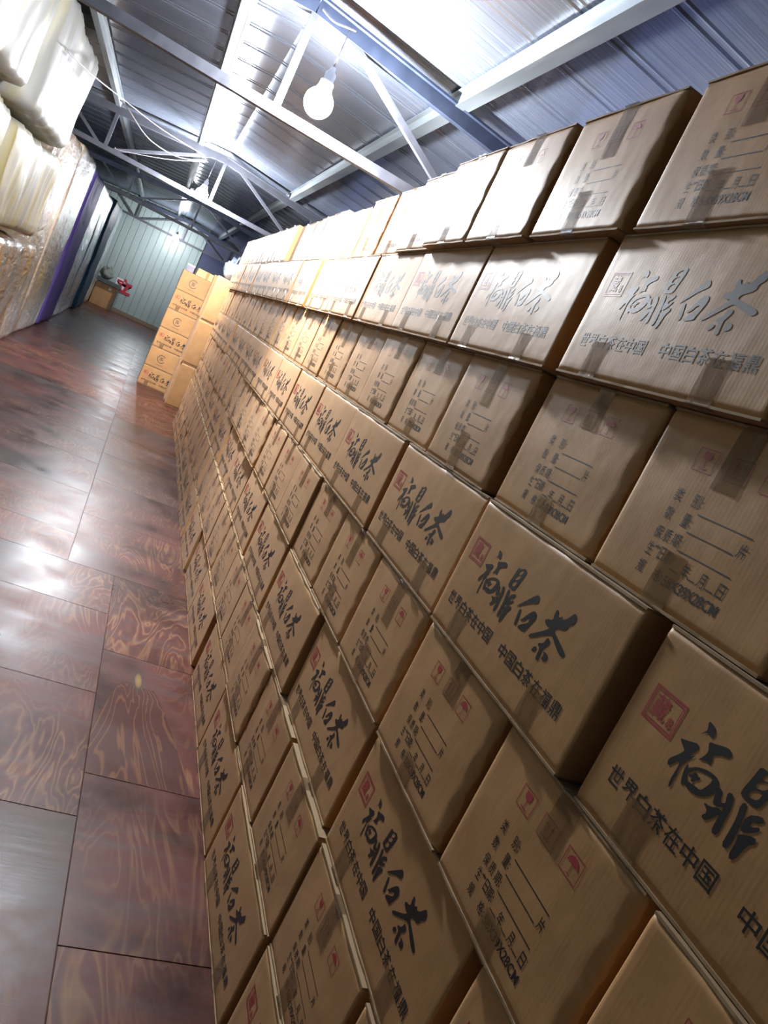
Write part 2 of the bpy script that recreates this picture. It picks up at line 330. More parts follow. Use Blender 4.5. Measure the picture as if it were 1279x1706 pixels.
GLYPHS = [
 ([(0.1309,0.1918),(0.1389,0.2024),(0.1402,0.2057),(0.1359,0.2139),(0.1368,0.216),(0.1431,0.2153),(0.1488,0.2134),(0.152,0.21),(0.1535,0.2046),(0.1521,0.2016),(0.1491,0.2006),(0.1456,0.2023),(0.1414,0.2025),(0.1351,0.1972)],
  []),
 ([(0.1113,0.1743),(0.1165,0.1764),(0.1241,0.1789),(0.1312,0.1817),(0.1362,0.1838),(0.1403,0.1835),(0.1432,0.1804),(0.1415,0.1752),(0.1379,0.1696),(0.1374,0.1651),(0.1416,0.1682),(0.1453,0.1718),(0.1415,0.165),(0.1374,0.16),(0.136,0.1549),(0.1338,0.1507),(0.133,0.1466),(0.134,0.1401),(0.1347,0.1323),(0.1343,0.1257),(0.135,0.12),(0.1346,0.1166),(0.1324,0.117),(0.1305,0.1218),(0.1298,0.1297),(0.13,0.1382),(0.1299,0.1453),(0.1296,0.1492),(0.1254,0.1504),(0.1232,0.1468),(0.1195,0.1409),(0.1161,0.1364),(0.1125,0.1391),(0.1116,0.1437),(0.1155,0.1496),(0.121,0.1566),(0.1247,0.1624),(0.1263,0.1666),(0.1214,0.1684),(0.1154,0.1715)],
  []),
 ([(0.1516,0.1963),(0.1566,0.1972),(0.1653,0.2004),(0.1765,0.2046),(0.1835,0.2047),(0.1878,0.201),(0.1869,0.1968),(0.1827,0.1944),(0.1759,0.1925),(0.1699,0.1892),(0.1656,0.1852),(0.168,0.1809),(0.1685,0.1763),(0.1674,0.1738),(0.1622,0.1748),(0.1565,0.1723),(0.15,0.1691),(0.1535,0.1746),(0.1565,0.1807),(0.1568,0.1869),(0.1529,0.1912)],
  []),
 ([(0.1416,0.1579),(0.1443,0.1517),(0.1495,0.1579),(0.1582,0.1633),(0.168,0.167),(0.1778,0.1687),(0.1864,0.1685),(0.1927,0.1648),(0.1951,0.1593),(0.1936,0.1524),(0.1893,0.1451),(0.1821,0.1385),(0.1732,0.1336),(0.1617,0.1318),(0.1537,0.1338),(0.1505,0.1348),(0.1498,0.1302),(0.1456,0.1322),(0.1429,0.1384),(0.1404,0.1468),(0.1399,0.1526)],
  [[(0.1491,0.1499),(0.1535,0.156),(0.1609,0.1598),(0.1714,0.1626),(0.1818,0.1644),(0.1823,0.1578),(0.1788,0.1493),(0.1752,0.1426),(0.1673,0.1421),(0.1602,0.1412),(0.1528,0.14),(0.1486,0.1427),(0.148,0.1463)]]),
 ([(0.192,0.1598),(0.2008,0.1625),(0.2046,0.1525),(0.2064,0.1486),(0.2167,0.1555),(0.2181,0.1515),(0.2065,0.1425),(0.1987,0.141),(0.1953,0.1513)],
  []),
 ([(0.2075,0.1654),(0.2166,0.1671),(0.2225,0.1546),(0.2232,0.137),(0.2243,0.1162),(0.2147,0.1146),(0.2138,0.1332),(0.2131,0.1504)],
  []),
 ([(0.186,0.1353),(0.1986,0.1366),(0.2067,0.1423),(0.2159,0.1424),(0.2079,0.1284),(0.2012,0.1192),(0.193,0.1201),(0.1991,0.1294)],
  []),
 ([(0.2291,0.1662),(0.2366,0.1707),(0.2414,0.1539),(0.2443,0.1323),(0.244,0.114),(0.2349,0.1123),(0.2346,0.1312),(0.2339,0.1482)],
  []),
 ([(0.2431,0.1604),(0.2578,0.1704),(0.2646,0.1684),(0.2594,0.161),(0.2512,0.1578),(0.2535,0.152),(0.2636,0.1598),(0.2652,0.1551),(0.2519,0.1427),(0.2435,0.1411)],
  []),
 ([(0.2443,0.1366),(0.2654,0.1485),(0.2693,0.1418),(0.2617,0.1348),(0.2572,0.1098),(0.2485,0.1078),(0.2483,0.1313)],
  []),
 ([(0.2794,0.1536),(0.2901,0.1655),(0.3035,0.1786),(0.3167,0.1914),(0.3251,0.1984),(0.332,0.1956),(0.3361,0.1875),(0.331,0.1825),(0.3159,0.1769),(0.3035,0.1684),(0.2907,0.1597)],
  []),
 ([(0.298,0.1581),(0.301,0.1526),(0.3043,0.1417),(0.3066,0.1318),(0.3045,0.126),(0.2989,0.1266),(0.2971,0.1355),(0.2948,0.1455),(0.2933,0.1531)],
  []),
 ([(0.3314,0.167),(0.3374,0.1712),(0.347,0.1704),(0.3509,0.1616),(0.346,0.1479),(0.3396,0.134),(0.3396,0.1299),(0.3301,0.1278),(0.3145,0.126),(0.3132,0.1309),(0.3238,0.1389),(0.3351,0.1458),(0.3372,0.1549),(0.3289,0.1517),(0.3247,0.1456),(0.3168,0.1404),(0.3101,0.1404),(0.3161,0.1461),(0.322,0.1558)],
  []),
 ([(0.3914,0.2004),(0.3985,0.1989),(0.401,0.1916),(0.4075,0.1911),(0.4135,0.1976),(0.4154,0.1909),(0.426,0.1976),(0.4315,0.2057),(0.4383,0.2145),(0.4448,0.2126),(0.4498,0.2046),(0.4474,0.1968),(0.4387,0.1912),(0.4398,0.1842),(0.431,0.1786),(0.4169,0.1753),(0.4124,0.1705),(0.4137,0.1673),(0.4433,0.1589),(0.4609,0.1532),(0.4662,0.1486),(0.4609,0.1432),(0.4496,0.1447),(0.4324,0.1507),(0.4109,0.1607),(0.3966,0.1522),(0.3757,0.1389),(0.3634,0.1312),(0.355,0.1293),(0.3551,0.1342),(0.37,0.1444),(0.3902,0.1586),(0.3979,0.1676),(0.3882,0.1654),(0.3748,0.1706),(0.3798,0.1762),(0.3913,0.1791),(0.3943,0.1832),(0.3911,0.1889)],
  []),
 ([(0.4047,0.1527),(0.4164,0.1505),(0.4167,0.1445),(0.4114,0.1375),(0.4075,0.1318),(0.4096,0.1179),(0.4109,0.1103),(0.4029,0.1085),(0.3999,0.1153),(0.3996,0.1282),(0.3892,0.1306),(0.3907,0.135),(0.4006,0.1386),(0.4032,0.1447)],
  []),
 ([(0.381,0.122),(0.3881,0.1268),(0.3932,0.1248),(0.3919,0.1183),(0.3814,0.1138)],
  []),
 ([(0.4108,0.1295),(0.4229,0.1308),(0.4309,0.1274),(0.4304,0.1195),(0.4212,0.1159),(0.4144,0.1179),(0.4167,0.1218),(0.4164,0.1268)],
  []),
 ([(0.2267,0.2134),(0.2393,0.2134),(0.247,0.2194),(0.2584,0.2176),(0.2587,0.2088),(0.2563,0.1974),(0.2529,0.1846),(0.25,0.1734),(0.2398,0.171),(0.2222,0.1719),(0.2219,0.1809),(0.2239,0.1927),(0.2255,0.2048)],
  [[(0.2354,0.2095),(0.2492,0.2158),(0.2488,0.2066),(0.2354,0.201)],[(0.2332,0.1987),(0.2487,0.2046),(0.2469,0.1945),(0.2326,0.1895)],[(0.2315,0.1862),(0.2458,0.1912),(0.2451,0.1801),(0.2315,0.1765)]]),
 ([(0.1481,0.1468),(0.1544,0.1498),(0.1551,0.154),(0.1594,0.1557),(0.1634,0.1532),(0.1679,0.1546),(0.1659,0.1499),(0.1615,0.1472),(0.1604,0.143),(0.1561,0.1425),(0.1571,0.1473),(0.1525,0.1455)],
  []),
]

# ------------------------------------------------------------------ the room
XL, XR, YF, YB = -3.45, 0.92, -3.2, 23.4
RIDGE = -0.57
def roof_z(x): return 3.235 - 0.078 * abs(x - RIDGE)
def build_floor():
    mb = MB(); cols = []
    def board(x0, x1, y0, y1):
        g = 0.0007
        x0 += g; x1 -= g; y0 += g; y1 -= g; b = 0.0015
        o = len(mb.f)
        mb.add([(x0, y0, -b), (x1, y0, -b), (x1, y1, -b), (x0, y1, -b), (x0 + b, y0 + b, 0), (x1 - b, y0 + b, 0), (x1 - b, y1 - b, 0), (x0 + b, y1 - b, 0)],
               [(4, 5, 6, 7), (0, 1, 5, 4), (1, 2, 6, 5), (2, 3, 7, 6), (3, 0, 4, 7)])
        c = (random.random(), random.random(), random.random(), 1)
        cols.extend([c] * (len(mb.f) - o))
    def strip(x0, x1, ys):
        for a, b in zip(ys, ys[1:]): board(x0, x1, a, b)
    near_r = [YF, -2.3, -1.4, -0.9, 0.0, 0.9, 1.63, 2.335, 3.23, 4.105]
    near_l = [YF, -2.1, -1.2, -0.3, 0.6, 1.2, 2.113, 2.85, 3.6, 4.105]
    strip(-0.40, XR, near_r); strip(-2.23, -0.40, near_l); strip(XL, -2.23, near_r)
    far = [4.105 + 0.877 * i for i in range(23)]; far[-1] = YB
    far2 = [4.105] + [4.55 + 0.877 * i for i in range(22)]; far2[-1] = YB
    strip(-0.65, XR, far); strip(-2.48, -0.65, far2); strip(XL, -2.48, far)
    o = len(mb.f)
    mb.box(XL, XR, YF, YB, -0.06, -0.004); cols.extend([(0, 0, 0, 1)] * (len(mb.f) - o))
    ob = struct('floor', mb, M['plywood'])
    ca = ob.data.color_attributes.new('board', 'FLOAT_COLOR', 'CORNER')
    for p, c in zip(ob.data.polygons, cols):
        for li in p.loop_indices: ca.data[li].color = c
build_floor()
def build_ceiling():
    mb = MB(); ys = []
    y = YF; per = 0.42
    while y < YB:
        for a, h in ((0, 0), (per - 0.10, 0), (per - 0.085, -0.003), (per - 0.07, 0), (per - 0.045, 0), (per - 0.03, -0.004), (per - 0.012, -0.004)): ys.append((y + a, h))
        y += per
    xs = [XL, -2.0, RIDGE, 0.5, XR]
    vs = [(x, yy, roof_z(x) + h) for yy, h in ys for x in xs]; n = len(xs); fs = []
    for i in range(len(ys) - 1):
        for k in range(n - 1): fs.append((i * n + k, (i + 1) * n + k, (i + 1) * n + k + 1, i * n + k + 1))
    mb.add(vs, fs)
    mb.add([(x, yy, roof_z(x) + 0.05) for yy in (YF, YB) for x in xs], [(k, k + 1, n + k + 1, n + k) for k in range(n - 1)])
    struct('ceiling', mb, M['ceiling'])
build_ceiling()
struct('wall_left', MB().box(XL - 0.08, XL, YF, YB, 0, 3.1), M['panel'])
struct('wall_right', MB().box(XR, XR + 0.08, YF, YB, 0, 3.15), M['bluepanel'])
struct('wall_front', MB().box(XL, XR, YF - 0.08, YF, 0, 3.25), M['panel'])
def build_back():
    mb = MB(); pit = 0.19; x = XL; pr = []
    while x < 0.03 - 0.001:
        pr += [(x, 0), (min(x + pit - 0.03, 0.03), 0), (min(x + pit - 0.022, 0.03), 0.014), (min(x + pit - 0.012, 0.03), 0.014)]
        x += pit
    vs = []; fs = []
    for px, dy in pr:
        vs += [(px, YB - 0.03 + dy, 0), (px, YB - 0.03 + dy, 3.2)]
    for i in range(len(pr) - 1): fs.append((2 * i, 2 * i + 2, 2 * i + 3, 2 * i + 1))
    mb.add(vs, fs); mb.box(0.0, 0.03, YB - 0.05, YB, 0, 3.15); mb.box(XL, 0.03, YB - 0.005, YB + 0.06, 0, 3.2)
    struct('wall_back', mb, M['panel'])
    struct('wall_recess_shade', MB().box(0.03, XR, YB, YB + 0.06, 0, 3.2), M['bluepanel'])  # flush panel; its dark colour stands in for the shade of a deeper recess
    struct('baseboard_back', MB().box(XL, 0.0, YB - 0.11, YB - 0.035, 0.0, 0.10), M['timber'])
build_back()

# ------------------------------------------------------------------ roof steelwork
def truss(y, label, dark):
    zb = 2.575; t = thing('roof_truss', (RIDGE, y, zb), 0, label, 'truss', 'steel trusses across the roof')
    m1 = M['steel']; m2 = M['darksteel'] if dark else M['steel']
    def P(x, z): return (x - RIDGE, 0, z - zb)
    def rz(x): return roof_z(x) - 0.115
    obj('bottom_chord', MB().beam(P(XL + 0.02, zb), P(XR - 0.02, zb), 0.05, 0.055), m1, t)
    rl = MB().beam(P(XL + 0.02, rz(XL)), P(RIDGE, rz(RIDGE)), 0.05, 0.085); obj('rafter', rl, m2, t)
    rr = MB().beam(P(RIDGE, rz(RIDGE)), P(XR - 0.02, rz(XR)), 0.05, 0.085)
    rr.beam((0, -0.04, rz(RIDGE) - zb + 0.035), (XR - 0.02 - RIDGE, -0.04, rz(XR) - zb + 0.035), 0.03, 0.012)
    obj('rafter', rr, m2, t)
    for x in (-1.86, RIDGE, 0.66): obj('post', MB().beam(P(x, zb), P(x, rz(x)), 0.04, 0.04, (0, 1, 0)), m1, t)
    for a, b in (((-1.80, zb), (-0.68, rz(-0.68))), ((-2.5, rz(-2.5)), (-1.92, zb)), ((-0.42, rz(-0.42)), (0.60, zb))):
        obj('brace', MB().beam(P(*a), P(*b), 0.035, 0.035, (0, 1, 0)), m1, t)
truss(4.40, 'nearest grey steel roof truss, crossing above the bright bulb', True)
truss(10.30, 'steel roof truss crossing the aisle where the loose white cables end', False)
truss(16.60, 'dark steel roof truss between the cable truss and the far wall', True)
truss(23.28, 'farthest steel roof truss, lying against the ribbed far wall', True)
def purlin(x, label, w_=0.055, h_=0.09):
    z = roof_z(x) - 0.026
    mb = MB(); a = w_ / 2; t_ = 0.006; b = h_ * 0.5
    y0, y1 = YF + 0.05, YB - 0.12
    # lipped channel lying under the sheet
    mb.box(-a, a, y0, y1, -b - 0.012, -b); mb.box(-a, -a + t_, y0, y1, -b, 0.012); mb.box(a - t_, a, y0, y1, -b, 0.012)
    mb.box(-a - 0.025, -a, y0, y1, 0.006, 0.012); mb.box(a, a + 0.025, y0, y1, 0.006, 0.012)
    o = obj('roof_purlin', mb, M['galv']); o.location = (x, 0, z)
    tag(o, label, 'purlin', 'roof purlins along the room')
purlin(0.32, 'galvanised roof purlin above the carton wall, crossing the upper right', 0.075, 0.10)
purlin(-0.905, 'galvanised roof purlin running above the middle of the aisle')
purlin(-1.88, 'galvanised roof purlin above the film-wrapped stacks on the left')

def bulb(x, y, z, top, label, dy=0.0, mat='bulb'):
    t = thing('hanging_bulb', (x, y, z), 0, label, 'light bulb', 'bare bulbs hanging from the trusses')
    r = 0.075
    prof = [(0.001, -r)] + [(r * math.sin(a), -r * math.cos(a)) for a in (R_(k) for k in range(15, 146, 13))] + [(0.036, 0.078), (0.034, 0.092)]
    obj('globe', MB().lathe(prof, n=24), M[mat], t)
    obj('socket', MB().lathe([(0.035, 0.093), (0.036, 0.11), (0.028, 0.116), (0.028, 0.15), (0.016, 0.165), (0.012, 0.185)], n=16), M['socket'], t)
    L = top - z
    obj('cord', MB().tube([(0, 0, 0.18), (0.004, dy * 0.5, 0.18 + (L - 0.18) * 0.5), (0.01, dy, L)], 0.004, 6), M['cable'], t)
bulb(-0.392, 4.28, 2.69, 3.12, 'brightest bare bulb, hanging beside the nearest roof truss', 0.11)
bulb(-0.688, 10.15, 2.615, 3.11, 'bare bulb glowing beside the truss where the cables end', 0.14)
bulb(-0.763, 21.9, 2.50, 3.225, 'small distant bulb glowing in front of the ribbed far wall', 0.0, 'weakbulb')
def cable(pts, label, rad=0.006):
    P = [Vector(p) for p in pts]; out = []
    for i in range(len(P) - 1):
        p0 = P[max(i - 1, 0)]; p1 = P[i]; p2 = P[i + 1]; p3 = P[min(i + 2, len(P) - 1)]
        for k in range(6):
            t = k / 6; out.append(0.5 * ((2 * p1) + (p2 - p0) * t + (2 * p0 - 5 * p1 + 4 * p2 - p3) * t * t + (3 * p1 - p0 - 3 * p2 + p3) * t ** 3))
    out.append(P[-1])
    tag(obj('electric_cable', MB().tube(out, rad, 6), M['cable']), label, 'cable', 'loose cables under the roof')
cable([(-1.86, 6.2, 2.62), (-1.753, 7, 2.688), (-1.622, 8, 2.80), (-1.291, 9, 2.882), (-0.821, 10.2, 3.03)], 'white cable stretched taut from the left stacks to the second bulb')
cable([(-1.64, 8, 2.78), (-1.567, 8.05, 2.758), (-1.347, 8.8, 2.705), (-1.048, 9.6, 2.798), (-0.777, 10.15, 2.995)], 'white cable sagging in a loop below the taut cable')
cable([(-1.75, 10.22, 2.62), (-1.686, 10.22, 2.62), (-1.2, 10.2, 2.78), (-0.76, 10.15, 2.98)], 'thin cable rising from the truss chord to the second bulb', 0.004)
cable([(-0.548, 4.34, 3.10), (-0.50, 4.30, 3.07), (-0.465, 4.28, 3.06), (-0.415, 4.28, 3.07), (-0.36, 4.34, 3.10)], 'short white cable looped over the rafter above the brightest bulb', 0.005)

# ------------------------------------------------------------------ cartons
CH = 0.2895; PITCH = 0.29124
ROWX = (-0.0383, -0.0155, 0.0143, 0.0045, 0.0068, 0.0142, 0.0067, 0.0073)
def make_defo(w_, h_, bulge, crush, ph):
    def defo(u, v):
        y = -bulge * max(0.0, 1 - (2 * u / w_ - 1) ** 2) * math.sin(math.pi * min(max(v / h_, 0), 1))
        y += 0.0005 * noise.noise((u * 9 + ph, v * 9, ph))
        if crush:
            k = max(0.0, (u - (w_ - 0.026)) / 0.026)
            y += k * k * (0.006 + 0.003 * math.sin(v * 75 + ph)) + k * 0.0016 * math.sin(v * 230 + ph * 3 + u * 90)
        return y
    return defo
def carton_body(w_, d_, h_, defo, mat, back=0.0):
    mb = MB()
    us = [0, 0.003, 0.008] + [0.02 + (w_ - 0.06) * k / 12 for k in range(13)] + [w_ - 0.03, w_ - 0.02, w_ - 0.012, w_ - 0.006, w_ - 0.002, w_]
    vv = [0.004 + (h_ - 0.008) * k / 26 for k in range(27)]
    vs = []; fs = []; nu = len(us); nv = len(vv)
    for j, v in enumerate(vv):
        for i, u in enumerate(us):
            e = 0.0025 if i in (0, nu - 1) else (0.0006 if i in (1, nu - 2) else 0.0)
            if j in (0, nv - 1): e += 0.0015
            vs.append((u - w_ / 2, defo(u, v) + e, v))
    for j in range(nv - 1):
        for i in range(nu - 1):
            a = j * nu + i; fs.append((a, a + 1, a + nu + 1, a + nu))
    mb.add(vs, fs, True)
    o = len(mb.v)
    mb.v += [(-w_ / 2, d_, vv[0]), (w_ / 2, d_, vv[0]), (w_ / 2, d_, vv[-1]), (-w_ / 2, d_, vv[-1])]
    def f(q): mb.f.append(tuple(q)); mb.sm.append(False)
    f((o + 1, o, o + 3, o + 2))                                             # back
    f([o] + [j * nu for j in range(nv)] + [o + 3])                            # left side
    f([o + 2] + [j * nu + nu - 1 for j in range(nv - 1, -1, -1)] + [o + 1])    # right side
    f([o + 3] + [(nv - 1) * nu + i for i in range(nu)] + [o + 2])              # top
    f([o + 1] + [i for i in range(nu - 1, -1, -1)] + [o])                      # bottom
    return mb.mesh('carton_body', mat)
def flap(w_, d_, z0, z1, ph, kind='flap'):
    mb = MB(); n = 14; vs = []; fs = []
    for i in range(n + 1):
        u = -w_ / 2 + 0.002 + (w_ - 0.004) * i / n
        y = -0.0008 + 0.0022 * noise.noise((u * 14 + ph, ph, z0 * 30))
        vs += [(u, y, z0), (u, y, z1), (u, d_ - 0.004, z1), (u, d_ - 0.004, z0)]
    for i in range(n):
        for k in range(4): fs.append((4 * i + k, 4 * i + (k + 1) % 4, 4 * i + 4 + (k + 1) % 4, 4 * i + 4 + k))
    fs.append((0, 3, 2, 1)); fs.append((4 * n, 4 * n + 1, 4 * n + 2, 4 * n + 3))
    mb.add(vs, [tuple(reversed(q)) for q in fs]); return mb.mesh('carton_flap', M['flute'])
def tape_strip(w_, u0, u1, v0, v1, defo, lift, fold):
    """a strip lying on the face; fold = 'down' or 'up' wraps it round the bottom or the top edge"""
    vs = []; fs = []; n = 8; m = 4
    vl = [v0 + (v1 - v0) * k / n for k in range(n + 1)]
    for j, v in enumerate(vl):
        for i in range(m + 1):
            u = u0 + (u1 - u0) * i / m
            vs.append((u - w_ / 2, defo(u, v) - lift - 0.0004 * math.sin(i * 2.1 + j * 0.7), v))
    for j in range(n):
        for i in range(m):
            a = j * (m + 1) + i; fs.append((a, a + 1, a + m + 2, a + m + 1))
    if fold:
        row = 0 if fold == 'down' else n; z = -0.0004 if fold == 'down' else CH + 0.0004
        o = len(vs)
        for i in range(m + 1):
            u = u0 + (u1 - u0) * i / m; vs += [(u - w_ / 2, -0.0048, z)]
        for i in range(m + 1):
            u = u0 + (u1 - u0) * i / m; vs += [(u - w_ / 2, 0.05, z)]
        for i in range(m):
            a = row * (m + 1) + i
            q = (o + i, o + i + 1, a + 1, a) if fold == 'down' else (a, a + 1, o + i + 1, o + i)
            fs.append(q); q2 = (o + m + 1 + i, o + m + 2 + i, o + i + 1, o + i)
            fs.append(q2 if fold == 'down' else tuple(reversed(q2)))
    mb = MB().add(vs, fs, True); return mb.mesh('tape', M['tape'])
# ---- lettering
P_brush, P_slog, P_slog2, P_seal, P_form = Print(), Print(), Print(), Print(), Print()
for outer, holes in GLYPHS: P_brush.add(*fill2d([chaikin(outer)] + [chaikin(h) for h in holes]))
for i, ch in enumerate('世界白茶在中国'): P_slog.text(ch, 0.036 + i * 0.0315, 0.0595, 0.0275, 0.027, 0.012)
for i, ch in enumerate('中国白茶在福鼎'): P_slog2.text(ch, 0.293 + i * 0.0333, 0.0605, 0.0285, 0.027, 0.012)
def frame2d(p, u0, u1, v0, v1, t):
    p.rect(u0, u1, v0, v0 + t); p.rect(u0, u1, v1 - t, v1); p.rect(u0, u0 + t, v0 + t, v1 - t); p.rect(u1 - t, u1, v0 + t, v1 - t)
frame2d(P_seal, 0.033, 0.098, 0.162, 0.212, 0.0026); frame2d(P_seal, 0.0372, 0.0938, 0.1662, 0.2078, 0.0016)
P_seal.text('藏', 0.043, 0.171, 0.030, 0.033, 0.012); P_seal.text('8', 0.078, 0.171, 0.010, 0.015, 0.01)
def L_(s, u, v, w_=0.0155, h_=0.0205, b=0.006): P_form.text(s, u, v, w_, h_, b)
def colon(u, v):
    P_form.rect(u, u + 0.0022, v + 0.003, v + 0.006); P_form.rect(u, u + 0.0022, v + 0.0105, v + 0.0135)
L_('类', 0.100, 0.154); L_('别', 0.140, 0.154); colon(0.158, 0.154); P_form.rect(0.163, 0.275, 0.1462, 0.1481)
L_('数', 0.100, 0.1225); L_('量', 0.140, 0.1225); colon(0.158, 0.1225); P_form.rect(0.161, 0.257, 0.1172, 0.119); L_('片', 0.262, 0.117)
L_('保', 0.100, 0.091); L_('质', 0.121, 0.091); L_('期', 0.142, 0.091); colon(0.160, 0.091); P_form.rect(0.162, 0.274, 0.0882, 0.09)
for i, ch in enumerate('生产日期'): L_(ch, 0.101 + i * 0.0148, 0.0635, 0.0132)
colon(0.161, 0.0635); P_form.rect(0.166, 0.187, 0.0595, 0.0611); L_('年', 0.189, 0.0575); P_form.rect(0.206, 0.223, 0.0595, 0.0611)
L_('月', 0.226, 0.0575, 0.0135); P_form.rect(0.243, 0.260, 0.0595, 0.0611); L_('日', 0.264, 0.0575, 0.0135)
L_('规', 0.101, 0.0335); L_('格', 0.141, 0.0335); colon(0.159, 0.0335)
P_form.text('58X39X28CM', 0.166, 0.0335, 0.116, 0.0165, 0.02)
P_sym = [Print(), Print(), Print()]
for k in range(3): frame2d(P_sym[k], 0.101 + k * 0.0705, 0.145 + k * 0.0705, 0.2055, 0.2415, 0.0015)
g = P_sym[0]; c0 = 0.123
g.add(*fill2d([[(c0 - 0.009, 0.2375), (c0 + 0.009, 0.2375), (c0 + 0.0095, 0.230), (c0 + 0.006, 0.2245), (c0 - 0.006, 0.2245), (c0 - 0.0095, 0.230)]]))
g.rect(c0 - 0.0008, c0 + 0.0008, 0.2115, 0.2245); g.rect(c0 - 0.008, c0 + 0.008, 0.2098, 0.2115)
g = P_sym[1]; c0 = 0.1935
for s_ in (-0.0075, 0.0075):
    g.rect(c0 + s_ - 0.0012, c0 + s_ + 0.0012, 0.2165, 0.230)
    g.add([(c0 + s_ - 0.004, 0.229), (c0 + s_ + 0.004, 0.229), (c0 + s_, 0.2375)], [(0, 1, 2)])
g.rect(c0 - 0.015, c0 + 0.015, 0.212, 0.214)
g = P_sym[2]; c0 = 0.264
g.add(*fill2d([[(c0 + 0.014 * math.cos(R_(a)), 0.2245 + 0.0125 * math.sin(R_(a))) for a in range(0, 181, 15)] + [(c0 - 0.007, 0.2265), (c0, 0.2245), (c0 + 0.007, 0.2265)]]))
g.rect(c0 - 0.0008, c0 + 0.0008, 0.2115, 0.225); g.rect(c0 - 0.005, c0 + 0.0008, 0.2100, 0.2115)
P_emb = Print()
ring = [(0.195 + 0.062 * math.cos(R_(a)), 0.15 + 0.062 * math.sin(R_(a))) for a in range(40, 331, 12)] + [(0.195 + 0.05 * math.cos(R_(a)), 0.15 + 0.05 * math.sin(R_(a))) for a in range(330, 39, -12)]
P_emb.add(*fill2d([ring])); P_emb.text('茶', 0.165, 0.12, 0.06, 0.06, 0.02); P_emb.rect(0.15, 0.25, 0.055, 0.062)

def make_kind(kind, k, mat, hh=CH):
    rnd = random.Random(hash((kind, k)) if False else (k * 31 + len(kind) * 7))
    w_, d_ = (0.578, 0.388) if kind == 'brand' else (0.425 if kind == 'emblem' else 0.388, 0.572)
    crush = kind == 'info' and k in (1, 3)
    defo = make_defo(w_, hh, rnd.uniform(0.0005, 0.0045), crush, k * 3.7 + len(kind))
    parts = [('body', carton_body(w_, d_, hh, defo, mat)),
             ('top_flap', flap(w_, d_, hh - 0.0042, hh, k * 1.3)), ('bottom_flap', flap(w_, d_, 0.0, 0.0042, k * 2.1 + 5))]
    lift = 0.0004
    if kind == 'brand':
        parts += [('brush_lettering', P_brush.mesh('brush_lettering', M['ink'], w_, defo, lift)),
                  ('slogan_lettering', P_slog.mesh('slogan_lettering', M['ink'], w_, defo, lift)),
                  ('slogan_lettering', P_slog2.mesh('slogan_lettering', M['ink'], w_, defo, lift)),
                  ('seal_stamp', P_seal.mesh('seal_stamp', M['red'], w_, defo, lift))]
        j = rnd.uniform(-0.015, 0.015)
        for u0 in (0.082 + j, 0.410 + j):
            parts.append(('tape', tape_strip(w_, u0, u0 + 0.055, 0.002, 0.066 + rnd.uniform(-.012, .012), defo, 0.0008, 'down')))
    elif kind == 'info':
        parts.append(('form_lettering', P_form.mesh('form_lettering', M['ink'], w_, defo, lift)))
        for p, mm in zip(P_sym, ('red', 'redline', 'red')): parts.append(('handling_symbol', p.mesh('handling_symbol', M[mm], w_, defo, lift)))
        j = rnd.uniform(-0.012, 0.012)
        parts.append(('tape', tape_strip(w_, 0.168 + j, 0.222 + j, 0.178 + rnd.uniform(-.03, .03), CH - 0.002, defo, 0.0008, 'up')))
        parts.append(('tape', tape_strip(w_, 0.150 + j, 0.204 + j, 0.002, 0.072 + rnd.uniform(-.015, .03), defo, 0.0008, 'down')))
    elif kind == 'emblem':
        parts.append(('emblem_print', P_emb.mesh('emblem_print', M['faint'], w_, defo, lift)))
    elif kind == 'plain':
        parts.append(('tape', tape_strip(w_, 0.168, 0.222, 0.19, CH - 0.002, defo, 0.0008, 'up')))
        parts.append(('tape', tape_strip(w_, 0.150, 0.204, 0.002, 0.08, defo, 0.0008, 'down')))
    return parts, w_, d_
KINDS = {}
def kind(kd, k, mat='kraft'):
    if (kd, k, mat) not in KINDS: KINDS[kd, k, mat] = make_kind(kd, k, M[mat])
    return KINDS[kd, k, mat]
def place(kd, k, loc, rz, label, group, mat='kraft'):
    parts, w_, d_ = kind(kd, k, mat)
    t = thing('cardboard_carton', loc, rz, label, 'carton', group)
    for nm, me in parts: link(nm, me, t)
    return t
# layouts: (far edge y, near edge y) of every carton of each row of the long wall, near to far
def fill_to(lst, n, end, w_):
    y = lst[-1][0]; p = (end - y) / n
    for i in range(n): lst.append((y + p * (i + 1) - (p - w_) * 0.3, y + p * i + (p - w_) * 0.7))
    return lst
r1 = fill_to([(0.955, 0.567), (1.365, 0.977), (1.798, 1.41), (2.215, 1.827), (2.607, 2.219), (2.999, 2.611), (3.391, 3.003), (3.84, 3.452), (4.385, 3.997), (4.777, 4.389), (5.17, 4.782), (5.562, 5.174), (5.955, 5.567)], 9, 9.66, 0.388)
r2 = fill_to([(0.80, 0.22), (1.41, 0.83), (2.04, 1.475), (2.63, 2.06), (3.22, 2.64), (3.80, 3.225), (4.42, 3.83), (5.02, 4.435), (5.62, 5.03), (6.21, 5.63)], 6, 9.68, 0.578)
r3 = fill_to([(0.64, 0.25), (1.05, 0.66), (1.45, 1.07), (1.895, 1.505), (2.31, 1.92), (2.70, 2.325), (3.10, 2.72), (3.50, 3.12), (3.89, 3.515), (4.305, 3.91), (4.70, 4.32), (5.12, 4.73)], 11, 9.66, 0.388)
r4 = fill_to([(0.82, 0.24), (1.44, 0.865), (2.035, 1.46), (2.645, 2.07), (3.235, 2.66), (3.82, 3.245), (4.395, 3.83)], 9, 9.68, 0.578)
r5 = fill_to([(0.61, 0.22), (1.02, 0.635), (1.435, 1.045), (1.855, 1.465), (2.265, 1.88), (2.67, 2.285), (3.08, 2.69), (3.48, 3.095), (3.905, 3.51)], 14, 9.66, 0.388)
